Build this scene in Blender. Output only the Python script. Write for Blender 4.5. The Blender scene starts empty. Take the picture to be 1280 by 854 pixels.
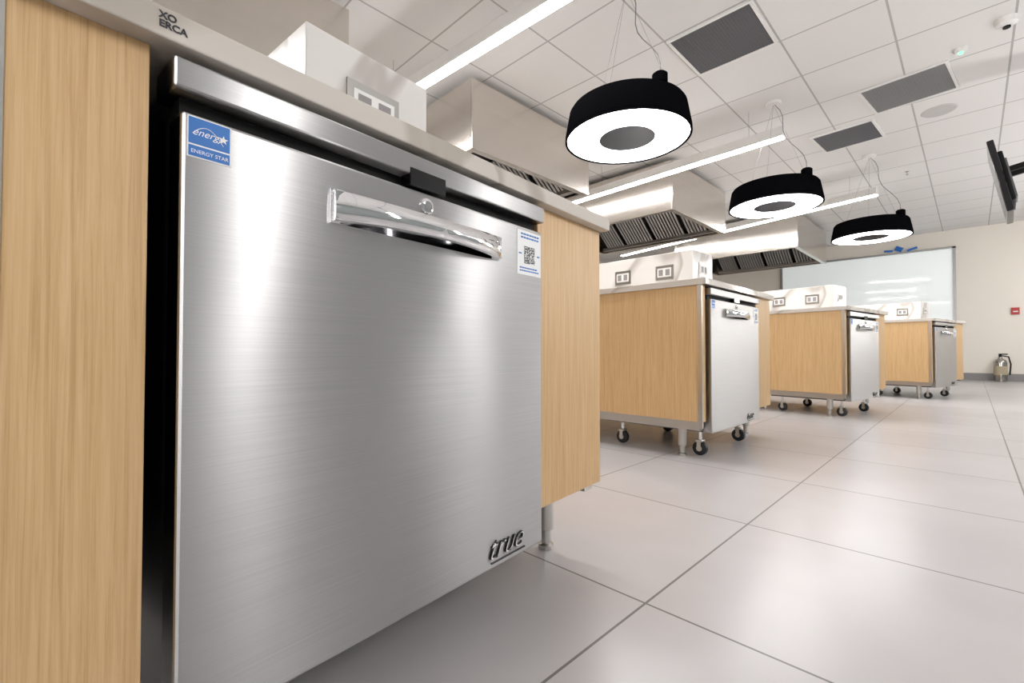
import bpy, bmesh, math, random
from mathutils import Vector, Matrix
random.seed(4)
D=bpy.data; C=bpy.context
C.scene.view_settings.view_transform='Standard'
# ---------------------------------------------------------------- materials
def mat(name, color=(.8,.8,.8), rough=.5, metal=0., emis=None, estr=0., noise=None, warp=None, aniso=0., spec=None):
    m=D.materials.new(name); m.use_nodes=True
    nt=m.node_tree; n=nt.nodes; l=nt.links
    p=n['Principled BSDF']
    p.inputs['Base Color'].default_value=(*color,1)
    p.inputs['Roughness'].default_value=rough
    p.inputs['Metallic'].default_value=metal
    if spec is not None: p.inputs['Specular IOR Level'].default_value=spec
    if emis: 
        p.inputs['Emission Color'].default_value=(*emis,1); p.inputs['Emission Strength'].default_value=estr
    tc=n.new('ShaderNodeTexCoord')
    if aniso:
        p.inputs['Anisotropic'].default_value=aniso
        t=n.new('ShaderNodeTangent'); t.direction_type='RADIAL'; t.axis='Z'
        l.new(t.outputs[0],p.inputs['Tangent']); p.inputs['Anisotropic Rotation'].default_value=.25
    sc,amt,stretch=(noise or (6.,.04,(1,1,1)))
    mp=n.new('ShaderNodeMapping'); mp.inputs['Scale'].default_value=stretch
    l.new(tc.outputs['Object'],mp.inputs[0])
    nz=n.new('ShaderNodeTexNoise'); nz.inputs['Scale'].default_value=sc; nz.inputs['Detail'].default_value=4
    l.new(mp.outputs[0],nz.inputs['Vector'])
    mx=n.new('ShaderNodeMix'); mx.data_type='RGBA'
    mx.inputs[6].default_value=(*[c*(1-amt) for c in color],1)
    mx.inputs[7].default_value=(*[min(1,c*(1+amt)) for c in color],1)
    l.new(nz.outputs[0],mx.inputs[0]); l.new(mx.outputs[2],p.inputs['Base Color'])
    if warp:
        s,d=warp
        n2=n.new('ShaderNodeTexNoise'); n2.inputs['Scale'].default_value=s; n2.inputs['Detail'].default_value=1
        l.new(tc.outputs['Object'],n2.inputs['Vector'])
        b=n.new('ShaderNodeBump'); b.inputs['Strength'].default_value=1; b.inputs['Distance'].default_value=d
        l.new(n2.outputs[0],b.inputs['Height']); l.new(b.outputs[0],p.inputs['Normal'])
    return m
def ramp(n,stops):
    r=n.new('ShaderNodeValToRGB'); e=r.color_ramp.elements
    while len(e)<len(stops): e.new(.5)
    for el,(pos,c) in zip(e,stops): el.position=pos; el.color=(*c,1)
    return r
def wood_mat():
    m=D.materials.new('oak_veneer'); m.use_nodes=True; nt=m.node_tree; n=nt.nodes; l=nt.links
    p=n['Principled BSDF']; p.inputs['Roughness'].default_value=.45
    tc=n.new('ShaderNodeTexCoord')
    mp=n.new('ShaderNodeMapping'); mp.inputs['Scale'].default_value=(150,150,2.6)
    l.new(tc.outputs['Object'],mp.inputs[0])
    a=n.new('ShaderNodeTexNoise'); a.inputs['Scale'].default_value=1.6; a.inputs['Detail'].default_value=8; a.inputs['Roughness'].default_value=.72; a.inputs['Distortion'].default_value=.5
    l.new(mp.outputs[0],a.inputs['Vector'])
    r=ramp(n,[(.28,(.48,.285,.12)),(.5,(.64,.425,.21)),(.72,(.73,.525,.285))])
    l.new(a.outputs[0],r.inputs[0]); l.new(r.outputs[0],p.inputs['Base Color'])
    return m
def stone_mat(name,base,vein,wid,rough):
    m=D.materials.new(name); m.use_nodes=True; nt=m.node_tree; n=nt.nodes; l=nt.links
    p=n['Principled BSDF']; p.inputs['Roughness'].default_value=rough
    tc=n.new('ShaderNodeTexCoord')
    w=n.new('ShaderNodeTexNoise'); w.inputs['Scale'].default_value=1.3; w.inputs['Detail'].default_value=3; w.inputs['Distortion'].default_value=1.0
    l.new(tc.outputs['Object'],w.inputs['Vector'])
    r=ramp(n,[(.5-wid*2.2,base),(.5-wid*.3,vein),(.5+wid*.3,vein),(.5+wid,base)])
    l.new(w.outputs[0],r.inputs[0]); l.new(r.outputs[0],p.inputs['Base Color'])
    return m
def tile_mat(name,sx,sy,ox,oy,w,base,line,rough,var,bumps=.4,noise_s=3.):
    m=D.materials.new(name); m.use_nodes=True; nt=m.node_tree; n=nt.nodes; l=nt.links
    p=n['Principled BSDF']
    g=n.new('ShaderNodeNewGeometry'); s=n.new('ShaderNodeSeparateXYZ'); l.new(g.outputs['Position'],s.inputs[0])
    def M(op,a,b=None):
        q=n.new('ShaderNodeMath'); q.operation=op
        for i,v in enumerate((a,b)):
            if v is None: continue
            if isinstance(v,(int,float)): q.inputs[i].default_value=v
            else: l.new(v,q.inputs[i])
        return q.outputs[0]
    def dist(o,off,step):
        a=M('DIVIDE',M('ADD',o,-off+100*step),step)
        f=M('FRACT',a); return M('MULTIPLY',M('MINIMUM',f,M('SUBTRACT',1.,f)),step),M('FLOOR',a)
    dx,fx=dist(s.outputs[0],ox,sx); dy,fy=dist(s.outputs[1],oy,sy)
    d=M('MINIMUM',dx,dy)
    mask=M('LESS_THAN',d,w/2)
    nz=n.new('ShaderNodeTexNoise'); nz.inputs['Scale'].default_value=noise_s; nz.inputs['Detail'].default_value=6
    l.new(g.outputs['Position'],nz.inputs['Vector'])
    cb=n.new('ShaderNodeCombineXYZ'); l.new(fx,cb.inputs[0]); l.new(fy,cb.inputs[1])
    wn=n.new('ShaderNodeTexWhiteNoise'); wn.noise_dimensions='2D'; l.new(cb.outputs[0],wn.inputs['Vector'])
    f=M('ADD',M('MULTIPLY',nz.outputs[0],.75),M('MULTIPLY',wn.outputs[0],.25))
    mx=n.new('ShaderNodeMix'); mx.data_type='RGBA'
    mx.inputs[6].default_value=(*[c*(1-var) for c in base],1); mx.inputs[7].default_value=(*[min(1,c*(1+var)) for c in base],1)
    l.new(f,mx.inputs[0])
    m2=n.new('ShaderNodeMix'); m2.data_type='RGBA'; l.new(mask,m2.inputs[0]); l.new(mx.outputs[2],m2.inputs[6]); m2.inputs[7].default_value=(*line,1)
    l.new(m2.outputs[2],p.inputs['Base Color'])
    p.inputs['Roughness'].default_value=rough
    b=n.new('ShaderNodeBump'); b.inputs['Strength'].default_value=bumps; b.inputs['Distance'].default_value=.002; b.invert=True
    l.new(mask,b.inputs['Height']); l.new(b.outputs[0],p.inputs['Normal'])
    return m
WOOD=wood_mat()
STONE=stone_mat('quartz_countertop',(.62,.58,.53),(.45,.41,.36),.02,.07)
PODST=stone_mat('veined_quartz',(.74,.725,.70),(.50,.47,.44),.022,.14)
DOOR=mat('brushed_steel_door',(.48,.48,.48),.36,1,noise=(1.,.14,(3,4,700)),aniso=.975,warp=(2.2,.011))
STEEL=mat('stainless_steel',(.58,.565,.54),.28,1,noise=(2.,.06,(2,2,60)))
HOODM=mat('hood_steel',(.70,.66,.61),.22,1,noise=(1.5,.06,(1,1,10)))
DARKST=mat('dark_steel',(.16,.16,.16),.4,1)
CHROME=mat('chrome',(.80,.80,.81),.05,1)
BLACK=mat('black_plastic',(.008,.008,.008),.6,spec=.2)
GLOSSBLK=mat('gloss_black',(.006,.006,.007),.12)
SHADE=mat('black_felt_shade',(.004,.004,.005),.9,noise=(300,.3,(1,1,1)),spec=.0)
SHADEIN=mat('shade_inner_wall',(.13,.13,.135),.7)
WHITE=mat('white_paint',(.82,.815,.80),.5)
WALL=mat('wall_paint',(.87,.825,.745),.6,noise=(2,.02,(1,1,1)))
WALLDK=mat('darkened_wall_paint',(.27,.30,.30),.6,noise=(2,.02,(1,1,1)))  # unseen right wall, toned dark to deepen reflections in the steel doors
BASE=mat('baseboard_rubber',(.27,.26,.26),.5)
FILT=mat('filter_steel',(.50,.48,.45),.35,1)
INNER=mat('hood_inner',(.20,.19,.18),.5,1)
GREYV=mat('vent_grey',(.10,.10,.11),.6,noise=(120,.3,(1,1,1)))
GREYL=mat('vent_light_grey',(.22,.22,.225),.6,noise=(120,.2,(1,1,1)))
BLUE=mat('label_blue',(.01,.15,.50),.4)
TAPE=mat('blue_tape',(.02,.16,.55),.6)
PAPER=mat('label_paper',(.82,.84,.85),.4)
INK=mat('ink',(.02,.02,.03),.5)
RED=mat('red_plastic',(.45,.02,.02),.4)
RUBBER=mat('caster_rubber',(.015,.02,.025),.5)
CABLE=mat('steel_cable',(.25,.25,.25),.5,1)
BRASS=mat('extinguisher_label',(.45,.38,.26),.5)
EXT=mat('extinguisher_steel',(.42,.40,.37),.18,1)
SPK=mat('speaker_grille',(.55,.54,.53),.7)
LIT=mat('led_diffuser',(.9,.9,.9),.5,emis=(1.,.975,.97),estr=45)
LITP=mat('led_ring_diffuser',(.9,.9,.9),.5,emis=(1.,.98,.98),estr=18)
LITG=mat('added_lamp_glow',(.9,.9,.9),.3,emis=(1.,.975,.965),estr=56)  # glow of the added streak lamps outside the view
GREEN=mat('green_led',(0,.5,.1),.5,emis=(.05,1,.3),estr=8)
GLASS=mat('frosted_glass_glow',(.85,.90,.90),.05,noise=(1.,.04,(1,1,1)),emis=(.90,.97,.97),estr=.30)  # emission stands in for strip reflections and brightens the pane; no lamp
ALU=mat('aluminium_frame',(.42,.42,.42),.4,1)
PLATE=mat('outlet_plate',(.42,.41,.39),.3,1)
FLOORM=tile_mat('floor_porcelain_tile',.635,.635,-.503,.908,.0055,(.50,.485,.49),(.15,.145,.14),.28,.16)
CEILM=tile_mat('ceiling_acoustic_tile',.60,.60,-1.56,3.13,.013,(.79,.78,.77),(.46,.45,.44),.8,.03,noise_s=60)
# ---------------------------------------------------------------- helpers
def empty(name,loc=(0,0,0),yaw=0.,rot=None):
    o=D.objects.new(name,None); o.location=loc; o.rotation_euler=rot or (0,0,math.radians(yaw)); o.empty_display_size=.1
    C.scene.collection.objects.link(o); return o
def finish(bm,name,m,parent,smooth=False,bevel=0.,seg=2):
    me=D.meshes.new(name); bm.normal_update(); bm.to_mesh(me); bm.free()
    for k in (m if isinstance(m,(list,tuple)) else [m]): me.materials.append(k)
    o=D.objects.new(name,me); C.scene.collection.objects.link(o)
    if parent: o.parent=parent
    if smooth:
        for f in me.polygons: f.use_smooth=True
    if bevel:
        b=o.modifiers.new('b','BEVEL'); b.width=bevel; b.segments=seg; b.limit_method='ANGLE'
    return o
def addbox(bm,x0,x1,y0,y1,z0,z1,mi=0):
    v=[bm.verts.new((x,y,z)) for x in (x0,x1) for y in (y0,y1) for z in (z0,z1)]
    for q in ((0,1,3,2),(4,6,7,5),(0,4,5,1),(2,3,7,6),(0,2,6,4),(1,5,7,3)):
        f=bm.faces.new([v[i] for i in q]); f.material_index=mi
def box(name,x0,x1,y0,y1,z0,z1,m,parent=None,bevel=0.):
    bm=bmesh.new(); addbox(bm,x0,x1,y0,y1,z0,z1); return finish(bm,name,m,parent,bevel=bevel)
def lathe(name,prof,m,parent,loc=(0,0,0),axis='Z',seg=32,mats=None,closed=False,rot=None):
    bm=bmesh.new(); rings=[]
    for r,z in prof:
        rings.append([bm.verts.new((r*math.cos(2*math.pi*i/seg),r*math.sin(2*math.pi*i/seg),z)) for i in range(seg)])
    n=len(prof)
    for k in range(n if closed else n-1):
        a=rings[k]; b=rings[(k+1)%n]
        for i in range(seg):
            f=bm.faces.new((a[i],a[(i+1)%seg],b[(i+1)%seg],b[i])); f.smooth=True
            if mats: f.material_index=mats[k]
    if not closed:
        bm.faces.new(rings[0][::-1]); bm.faces.new(rings[-1])
    bmesh.ops.recalc_face_normals(bm,faces=bm.faces)
    o=finish(bm,name,m,parent); o.location=loc
    if axis=='X': o.rotation_euler=(0,math.pi/2,0)
    if axis=='Y': o.rotation_euler=(math.pi/2,0,0)
    if rot: o.rotation_euler=rot
    e=o.modifiers.new('e','EDGE_SPLIT'); e.split_angle=math.radians(40)
    return o
def cyl(name,r,z0,z1,m,parent,xy=(0,0),seg=24):
    return lathe(name,[(r,0),(r,z1-z0)],m,parent,(xy[0],xy[1],z0),seg=seg)
def tube(name,pts,r,m,parent):
    cu=D.curves.new(name,'CURVE'); cu.dimensions='3D'; cu.bevel_depth=r; cu.bevel_resolution=3
    s=cu.splines.new('POLY'); s.points.add(len(pts)-1)
    for p,q in zip(s.points,pts): p.co=(*q,1)
    cu.materials.append(m); o=D.objects.new(name,cu); C.scene.collection.objects.link(o); o.parent=parent; return o
def text(name,body,size,loc,m,parent,shear=0.,ext=.0005,off=0.):
    cu=D.curves.new(name,'FONT'); cu.body=body; cu.size=size; cu.shear=shear; cu.extrude=ext; cu.offset=off
    cu.materials.append(m); o=D.objects.new(name,cu); C.scene.collection.objects.link(o); o.parent=parent
    o.location=loc; o.rotation_euler=(math.pi/2,0,math.pi/2); return o
# ---------------------------------------------------------------- room
XL,XR,YB,YF,H=-6.6,3.8,-3.5,11.9,2.8
box('floor',XL,XR,YB,YF,-.1,0,FLOORM)
box('ceiling',XL,XR,YB,YF,H,H+.1,CEILM)
box('wall_left',XL-.1,XL,YB,YF,0,H,WALL); box('wall_right',XR,XR+.1,YB,YF,0,H,WALLDK)
box('wall_back',XL,XR,YB-.1,YB,0,H,WALL); box('wall_far',XL,XR,YF,YF+.1,0,H,WALL)
box('baseboard_far',XL,XR,YF-.015,YF,0,.13,BASE); box('baseboard_right',XR-.015,XR,YB,YF,0,.13,BASE)
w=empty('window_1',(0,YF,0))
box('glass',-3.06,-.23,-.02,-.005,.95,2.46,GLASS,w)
for nm,a in (('frame_top',(-3.1,-.19,-.05,0,2.45,2.485)),('frame_bottom',(-3.1,-.19,-.05,0,.91,.95)),('frame_left',(-3.11,-3.06,-.05,0,.91,2.485)),('frame_right',(-.235,-.19,-.05,0,.91,2.485))):
    box(nm,*a,ALU,w)
# ---------------------------------------------------------------- fridge
def arch_handle(parent,y0,y1,z0,z1,out):
    bm=bmesh.new(); N=36; rows=[]
    zc=(z0+z1)/2
    for i in range(N+1):
        t=i/N; s=1-(2*t-1)**2
        y=y0+(y1-y0)*t
        xo=.012+out*s**.8
        hh=(z1-z0)/2*(1-.25*s); zz=zc-.002*s
        th=.012
        ring=[(xo-th,zz-hh),(xo-.004,zz-hh),(xo-.001,zz-hh*.8),(xo+.002*s,zz-hh*.1),(xo-.002,zz+hh*.6),(xo-.006,zz+hh),(xo-th,zz+hh)]
        rows.append([bm.verts.new((x,y,z)) for x,z in ring])
    for a,b in zip(rows,rows[1:]):
        for k in range(7):
            bm.faces.new((a[k],b[k],b[(k+1)%7],a[(k+1)%7]))
    bm.faces.new(rows[0]); bm.faces.new(rows[-1][::-1])
    bmesh.ops.recalc_face_normals(bm,faces=bm.faces)
    o=finish(bm,'handle',CHROME,parent,smooth=True); o.modifiers.new('e','EDGE_SPLIT').split_angle=math.radians(35)
    box('handle_back_plate',0,.0015,y0-.002,y1+.002,z0-.002,z1+.002,CHROME,parent)
    for k,(a,b) in enumerate(((y0,y0+.014),(y1-.014,y1))):
        box('handle_foot_%d'%(k+1),0,.012,a,b,z0,z1,CHROME,parent,bevel=.002)
def caster(parent,x,y,i,r=.036):
    cyl('caster_stem_%d'%i,.01,.07,.132,CHROME,parent,(x,y))
    lathe('caster_wheel_%d'%i,[(r*.5,-.014),(r,-.011),(r,.011),(r*.5,.014)],RUBBER,parent,(x,y,r),axis='Y')
    lathe('caster_hub_%d'%i,[(r*.40,-.017),(r*.40,.017)],STEEL,parent,(x,y,r),axis='Y')
    box('caster_fork_%d'%i,x-.018,x+.018,y-.02,y+.02,.070,.082,STEEL,parent,bevel=.003)
    for s in (-1,1): box('caster_fork_arm_%d_%d'%(i,s+2),x-.010,x+.010,y+s*.0185-.0015,y+s*.0185+.0015,r,.072,STEEL,parent)
def fridge(org,yaw,w=.665,cx=-.09):
    o=empty('undercounter_refrigerator',(org[0],org[1],0),yaw)
    box('cabinet',-.62,-.05,.006,w-.006,.13,.845,DARKST,o)
    box('door',-.044,0,0,w,.13,.800,DOOR,o,bevel=.004)
    box('door_gasket',-.052,-.043,.008,w-.008,.14,.79,BLACK,o)
    box('top_recess',-.05,-.022,.004,w-.004,.79,.83,BLACK,o)
    box('top_trim',-.06,.003,-.008,w+.006,.822,.855,DOOR,o,bevel=.003)
    box('display',-.02,.0042,.302,.377,.803,.832,GLOSSBLK,o,bevel=.001)
    arch_handle(o,.172,.516,.718,.760,.028)
    lathe('emblem',[(.013,0),(.013,.003),(.010,.0045),(.002,.005)],CHROME,o,(0,.338,.778),axis='X')
    lathe('emblem_inlay',[(.008,.004),(.008,.0052)],DARKST,o,(0,.338,.778),axis='X')
    text('badge_script','true',.060,(.001,.485,.150),GLOSSBLK,o,shear=.5,ext=.0025,off=.0)
    text('badge_script_face','true',.060,(.0042,.485,.150),CHROME,o,shear=.5,ext=.0004,off=-.0016)
    box('badge_underline',0,.003,.497,.60,.141,.1435,GLOSSBLK,o)
    box('efficiency_sticker',0,.0008,.005,.048,.752,.797,PAPER,o)
    box('efficiency_sticker_blue',.0006,.0012,.0065,.0465,.767,.7955,BLUE,o)
    box('efficiency_sticker_band',.0006,.0012,.0065,.0465,.7535,.765,BLUE,o)
    text('efficiency_sticker_text','ENERGY STAR',.0058,(.0014,.0085,.757),PAPER,o,ext=.0001)
    text('efficiency_sticker_script','energy',.011,(.0014,.0095,.777),PAPER,o,shear=.4,ext=.0001)
    tube('efficiency_sticker_arc',[(.0014,.010+.030*t,.770+.017*math.sin(math.pi*(.15+.8*t))) for t in [i/14 for i in range(15)]],.0004,PAPER,o)
    bm=bmesh.new(); vs=[]
    for i in range(10):
        r=.005 if i%2==0 else .0021; a=math.pi/2+i*math.pi/5
        vs.append(bm.verts.new((.0015,.040+r*math.cos(a),.780+r*math.sin(a))))
    bm.faces.new(vs); finish(bm,'efficiency_sticker_star',PAPER,o)
    y0,y1,z0,z1=w-.088,w-.006,.700,.792
    box('service_label',0,.0008,y0,y1,z0,z1,PAPER,o)
    bm=bmesh.new(); n=21; s=.036/n; qy=(y0+y1)/2-.018; qz=.724
    for i in range(n):
        for j in range(n):
            corner=(i<7 and j<7) or (i<7 and j>13) or (i>13 and j>13)
            if corner:
                a=i if i<7 else i-14; b=j if j<7 else j-14
                on=(a in(0,6) or b in(0,6) or (2<=a<=4 and 2<=b<=4))
            else: on=random.random()<.5
            if on:
                v=[bm.verts.new((.0012,qy+(i+p)*s,qz+(j+q)*s)) for p,q in ((0,0),(1,0),(1,1),(0,1))]; bm.faces.new(v)
    finish(bm,'service_label_code',INK,o)
    bm=bmesh.new()
    for zz in (.783,.776): 
        yy=y0+.012
        while yy<y1-.014:
            d=random.uniform(.004,.009); addbox(bm,.0007,.0012,yy,yy+d,zz,zz+.0035); yy+=d+.0018
    for zz in (.713,.707):
        yy=y0+.008
        while yy<y1-.014:
            d=random.uniform(.003,.008); addbox(bm,.0007,.0012,yy,yy+d,zz,zz+.0028); yy+=d+.0015
    addbox(bm,.0007,.0012,y0+.005,y0+.014,.742,.745); addbox(bm,.0007,.0012,y1-.014,y1-.005,.742,.745)
    finish(bm,'service_label_text',BLUE,o)
    for i,(x,y) in enumerate(((cx,.07),(cx,w-.09),(-.55,.07),(-.55,w-.07))): caster(o,x,y,i+1)
    return o
# ---------------------------------------------------------------- islands
def outlet(parent,i,face,a,b,zc,hw=.058,hh=.040):
    def bx(nm,t0,t1,u0,u1,z0,z1,m):
        if face=='x': box(nm,a+t0,a+t1,b+u0,b+u1,z0,z1,m,parent)
        else: box(nm,a+u0,a+u1,b-t1,b-t0,z0,z1,m,parent)
    bx('outlet_plate_%d'%i,0,.004,-hw,hw,zc-hh,zc+hh,PLATE)
    bx('outlet_face_%d'%i,.003,.006,-hw*.78,hw*.78,zc-hh*.62,zc+hh*.62,WHITE)
    bx('outlet_socket_%d_a'%i,.005,.0075,-hw*.62,-hw*.15,zc-hh*.42,zc+hh*.42,BASE)
    bx('outlet_socket_%d_b'%i,.005,.0075,hw*.15,hw*.62,zc-hh*.42,zc+hh*.42,BASE)
def island(org,yaw,yn,yf,w,dep,pod):
    o=empty('kitchen_island',(org[0],org[1],0),yaw)
    zb,zt=.19,.866; xf=-.02
    box('side_panel_near',-dep,xf-.001,yn,yn+.02,zb,zt,WOOD,o)
    box('side_panel_far',-dep,xf-.001,yf-.02,yf,zb,zt,WOOD,o)
    box('front_panel_near',xf-.02,xf,yn+.004,-.023,zb,zt,WOOD,o,bevel=.001)
    box('front_panel_far',xf-.02,xf,w+.012,yf,zb,zt,WOOD,o,bevel=.001)
    box('corner_trim',xf-.02,xf+.003,yn-.006,yn+.004,zb-.03,zt,STEEL,o)
    box('cabinet_core',-dep+.01,-.68,yn+.02,yf-.02,zb,zt,BLACK,o)
    box('divider_near',-.68,xf-.021,yn+.02,-.028,zb,zt,BLACK,o)
    box('divider_far',-.68,xf-.021,w+.014,yf-.02,zb,zt,BLACK,o)
    box('back_panel',-dep-.02,-dep,yn,yf,zb,zt,WOOD,o)
    box('base_rail_near',-dep,-.04,yn+.012,yn+.05,zb-.045,zb,STEEL,o)
    box('base_rail_far',-dep,-.04,yf-.05,yf-.012,zb-.02,zb,STEEL,o)
    box('base_shelf',-dep,-.68,yn+.05,yf-.05,zb-.04,zb-.001,STEEL,o)
    k=0
    for x in (-.15,-dep*.5,-dep+.15):
        for y in (yn+.06,yf-.07):
            k+=1
            lathe('leg_%d'%k,[(.021,.0),(.021,.012),(.014,.016),(.014,.05),(.022,.055),(.022,zb-.03)],STEEL,o,(x,y,0))
    box('countertop',-dep-.03,.006,yn-.012,yf+.010,zt,.898,STONE,o,bevel=.002)
    py=yn+pod; px=-.19
    box('power_pod',-dep+.9,px,py,py+.27,.898,1.113,PODST,o,bevel=.002)
    outlet(o,1,'x',px,py+.135,1.01)
    outlet(o,2,'y',px-.17,py,1.0,.055,.042); outlet(o,3,'y',px-.45,py,1.0,.055,.042); outlet(o,4,'y',px-1.0,py,1.0,.055,.042)
    return o
specs=[((-.592,.094),6.1,-.13,.965,.665,2.9,.36),((-.915,2.315),-.5,-.065,.975,.70,2.9,.29),
       ((-.687,4.534),-9.0,-.065,.90,.66,2.9,.29),((-.282,6.883),-13.,-.065,1.0,.68,2.9,.29)]
for i,s in enumerate(specs):
    isl=island(*s); fridge(s[0],s[1],s[4],cx=-.20 if i==0 else -.09)
    if i==0:
        text('counter_lettering_a','XO',.010,(.0066,-.022,.885),INK,isl,ext=.0002,off=.0003)
        text('counter_lettering_b','ERCA',.010,(.0066,-.022,.876),INK,isl,ext=.0002,off=.0003)
# ---------------------------------------------------------------- hoods
def hood(x1,y0,y1,z0=2.16,z1=2.73,wx=2.0,yaw=0):
    o=empty('exhaust_hood',(x1,y0,z0),yaw); L=y1-y0; h=z1-z0; t=.015
    box('front_wall',-t,0,0,L,0,h,HOODM,o,bevel=.002); box('back_wall',-wx,-wx+t,0,L,0,h,HOODM,o)
    box('near_wall',-wx+t,-t,0,t,0,h,HOODM,o); box('far_wall',-wx+t,-t,L-t,L,0,h,HOODM,o)
    box('top',-wx+t,-t,t,L-t,h-.02,h,HOODM,o); box('inner_liner',-wx+t,-t,t,L-t,h-.05,h-.021,INNER,o)
    for nm,a in (('lip_front',(-.06,-t,t,L-t)),('lip_back',(-wx+t,-wx+.06,t,L-t)),('lip_near',(-wx+.06,-.06,t,.06)),('lip_far',(-wx+.06,-.06,L-.07,L-t))):
        box(nm,*a,0,.012,HOODM,o)
    bm=bmesh.new(); x=-wx+.2
    ya,za,yb,zb=L-.16,.05,L-.62,.40
    while x<-.2:
        if (x+wx)%.5>.03:
            v=[bm.verts.new(p) for p in ((x,ya,za),(x+.028,ya,za),(x+.028,yb,zb),(x,yb,zb))]
            v2=[bm.verts.new((p.co.x,p.co.y+.02,p.co.z+.025)) for p in v]
            bm.faces.new(v); bm.faces.new(v2[::-1])
            for i in range(4): bm.faces.new((v[i],v2[i],v2[(i+1)%4],v[(i+1)%4]))
        x+=.045
    bmesh.ops.recalc_face_normals(bm,faces=bm.faces)
    finish(bm,'baffle_filters',FILT,o)
    box('filter_rail',-wx+.1,-.1,L-.17,L-.10,.02,.06,FILT,o)
    bm=bmesh.new(); v=[bm.verts.new(p) for p in ((-wx+.1,ya+.04,za+.05),(-.1,ya+.04,za+.05),(-.1,yb+.04,zb+.05),(-wx+.1,yb+.04,zb+.05))]; bm.faces.new(v)
    finish(bm,'filter_backing',BLACK,o)
    k=0
    for x in (-.2,-wx+.2):
        for y in (.15,L-.15): k+=1; cyl('hanger_rod_%d'%k,.008,h,H-z0,CABLE,o,(x,y),8)
    box('duct',-wx*.6,-wx*.4,L*.35,L*.65,h,H-z0,HOODM,o)
    return o
hood(-2.8,-.5,1.32); hood(-2.8,2.35,3.93); hood(-2.4,5.0,6.6); hood(-1.9,8.2,10.2)
# ---------------------------------------------------------------- linear lights
def strip(p0,p1,z=2.45):
    (xa,ya),(xb,yb)=p0,p1; L=math.hypot(xb-xa,yb-ya); a=math.atan2(yb-ya,xb-xa)
    o=empty('linear_pendant_light',(xa,ya,z),rot=(0,0,a))
    box('housing',0,L,-.04,.04,.012,.10,WHITE,o,bevel=.003)
    box('diffuser',.01,L-.01,-.032,.032,0,.0125,LIT,o)
    for i,x in enumerate((.3,L*.5,L-.3)): tube('suspension_cable_%d'%(i+1),[(x,0,.1),(x,0,H-z)],.0012,CABLE,o)
strip((-5.2,1.72),(-1.1,1.97)); strip((-5.2,4.86),(-1.167,4.62)); strip((-5.0,8.15),(-.795,7.16))
strip((-5.2,-1.0),(-1.1,-1.0))  # unseen strip continuing the row, added to brighten the room
for y in (-1.2,7.4,10.4): strip((1.7,y),(3.5,y))  # invented strips out of view, added to light the right side
# ---------------------------------------------------------------- drum pendants
def pendant(x,y,z=1.84,R=.378):
    o=empty('drum_pendant_light',(x,y,z))
    prof=[(R,0.),(R*.995,.03),(R*.93,.165),(R*.90,.182),(R*.60,.185),(.168,.185),(.168,.006),(R-.014,.006),(R-.014,0)]
    mats=[0,0,0,0,0,2,1,0,0]
    lathe('drum_shade',prof,[SHADE,LITP,SHADEIN],o,seg=72,mats=mats,closed=True)
    lathe('driver_canopy',[(.042,-.03),(.042,.02),(.03,.03)],SHADE,o,(.28,-.12,.215))
    for i in range(3):
        a=2*math.pi*i/3+.6
        tube('cable_%d'%(i+1),[(.30*math.cos(a),.30*math.sin(a),.183),(0,0,H-z-.02)],.0009,CABLE,o)
    pts=[(.28,-.12,.235)]+[(.28-.28*t+.03*math.sin(t*9),-.12*(1-t),.235+(H-z-.26)*t) for t in [i/10 for i in range(1,11)]]
    tube('power_cord',pts,.003,CABLE,o)
    lathe('ceiling_canopy',[(.06,-.025),(.065,-.01),(.065,0)],WHITE,o,(0,0,H-z))
for p in ((-1.486,2.488),(-1.25,4.62),(-.813,6.68)): pendant(*p)
def added_cyl_lamp(x,y,z=1.30):  # invented lamp, added only to throw bright streaks on the doors
    o=empty('added_streak_lamp',(x,y,z))
    lathe('glass',[(.035,0),(.045,.01),(.045,.75),(.04,.76)],LITG,o)
    lathe('cap',[(.048,.75),(.048,.81),(.02,.84)],SHADE,o)
    cyl('stem',.006,.84,H-z,SHADE,o,seg=10); lathe('canopy',[(.05,-.02),(.06,0)],SHADE,o,(0,0,H-z))
for y in (-.75,1.36,3.46,5.57,7.67,9.6): added_cyl_lamp(1.5,y)  # added row, placed out of view where the doors mirror it
# ---------------------------------------------------------------- ceiling bits
def vent(x,y,m,s=.27,yaw=0):
    o=empty('ceiling_vent',(x,y,H),yaw)
    box('panel',-s,s,-s,s,-.008,0,m,o)
    bm=bmesh.new()
    for i in range(27):
        t=-s+.01+i*(2*s-.02)/26; addbox(bm,t-.0025,t+.0025,-s,s,-.010,-.008)
    finish(bm,'louvres',m,o)
    bm=bmesh.new()
    for a in ((-s-.02,s+.02,-s-.02,-s),(-s-.02,s+.02,s,s+.02),(-s-.02,-s,-s,s),(s,s+.02,-s,s)): addbox(bm,*a,-.014,0)
    finish(bm,'frame',WHITE,o)
vent(-1.26,3.43,GREYV); vent(-.36,5.2,GREYL,yaw=-6); vent(-.90,5.91,GREYV,.25,yaw=-4)
o=empty('ceiling_speaker',(-.19,5.87,H)); lathe('grille',[(.12,-.010),(.13,0)],SPK,o)
o=empty('smoke_detector',(.197,4.57,H)); lathe('body',[(.035,-.05),(.055,-.035),(.06,0)],WHITE,o); lathe('sensor',[(.02,-.06),(.02,-.05)],BLACK,o)
o=empty('occupancy_sensor',(-.03,4.78,H)); lathe('body',[(.03,-.03),(.04,-.014),(.04,0)],WHITE,o); lathe('indicator',[(.010,-.036),(.010,-.03)],GREEN,o)
for x,y in ((-.75,3.2),(-.55,7.6)):
    o=empty('fire_sprinkler',(x,y,H)); lathe('head',[(.006,-.05),(.018,-.045),(.008,-.035),(.008,-.01),(.03,-.006),(.03,0)],CHROME,o)
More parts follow.
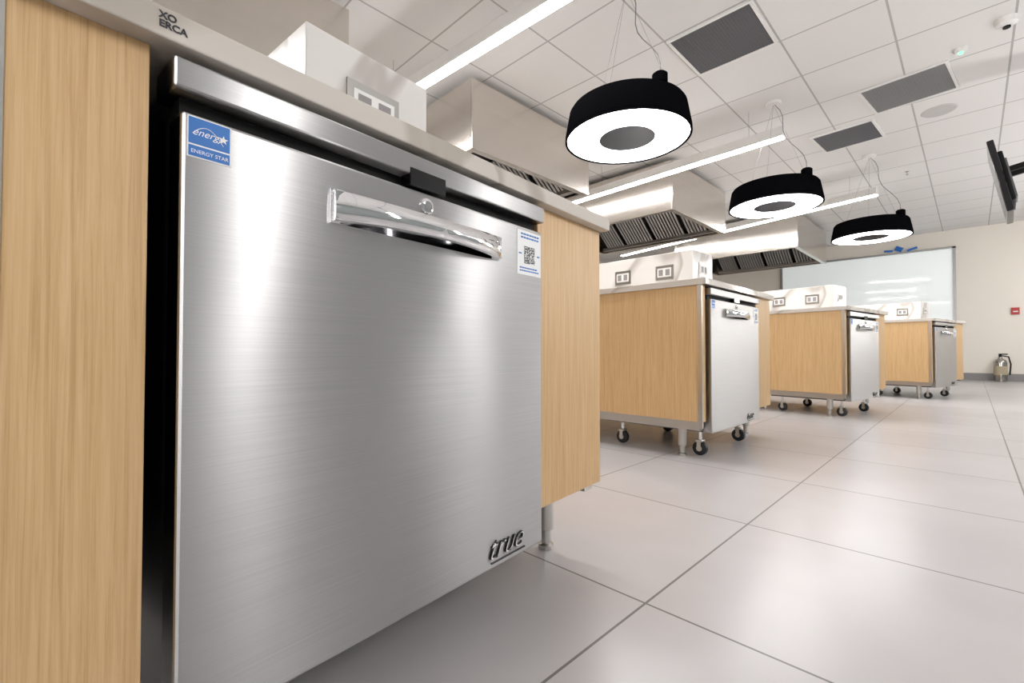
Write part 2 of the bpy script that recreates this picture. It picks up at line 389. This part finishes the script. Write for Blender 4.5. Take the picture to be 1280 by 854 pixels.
# ---------------------------------------------------------------- television
tv=empty('wall_television',(.18,5.4,1.89),rot=(0,-.18,math.radians(-2)))
box('panel',-.02,.02,-.27,.27,-.29,.29,GLOSSBLK,tv,bevel=.006)
box('rear_housing',.02,.05,-.22,.22,-.2,.2,BLACK,tv,bevel=.01)
box('bracket_plate',.05,.065,-.12,.12,-.16,.16,DARKST,tv)
box('bracket_arm_1',.05,.52,-.10,-.07,.05,.09,BLACK,tv); box('bracket_arm_2',.05,.52,.07,.10,.05,.09,BLACK,tv)
box('ceiling_pole',.50,.56,-.10,.10,-.05,.98,BLACK,tv)
# ---------------------------------------------------------------- small wall things
fe=empty('fire_extinguisher',(.346,11.70,0))
lathe('cylinder',[(.07,0),(.085,.01),(.085,.33),(.07,.37),(.03,.40),(.022,.43)],EXT,fe)
lathe('label',[(.0865,.12),(.0865,.27)],BRASS,fe); lathe('valve',[(.02,.43),(.02,.47)],BLACK,fe)
box('lever',-.02,.09,-.01,.01,.465,.485,BLACK,fe); tube('hose',[(.02,0,.45),(.10,0,.43),(.125,0,.30),(.11,-.02,.12)],.011,BLACK,fe)
fa=empty('fire_alarm_pull_station',(.545,YF,1.23)); box('body',-.05,.05,-.04,0,-.06,.06,RED,fa,bevel=.005); box('handle',-.03,.03,-.05,-.04,-.02,.0,PAPER,fa)
bt=empty('masking_tape',(0,YF,0))
def tape(i,x,z,w_,h_,r):
    o_=box('strip_%d'%i,-w_/2,w_/2,-.058,-.050,-h_/2,h_/2,TAPE,bt); o_.location=(x,0,z); o_.rotation_euler=(0,r,0)
for i,a in enumerate(((-1.16,2.53,.14,.04,.1),(-1.0,2.55,.12,.09,.5),(-.80,2.52,.16,.04,-.3),(-2.5,2.46,.16,.05,.15),(-2.33,2.49,.14,.04,-.4))): tape(i+1,*a)
# ---------------------------------------------------------------- world + camera
wd=D.worlds.new('World'); C.scene.world=wd; wd.use_nodes=True
wd.node_tree.nodes['Background'].inputs[0].default_value=(.8,.85,.9,1); wd.node_tree.nodes['Background'].inputs[1].default_value=.3
cd=D.cameras.new('Camera'); cam=D.objects.new('Camera',cd); C.scene.collection.objects.link(cam)
cam.location=(0,0,.543); cam.rotation_euler=(math.radians(91.1),0,math.radians(45)); cd.lens=16.17; cd.sensor_width=36; cd.clip_start=.01
C.scene.camera=cam
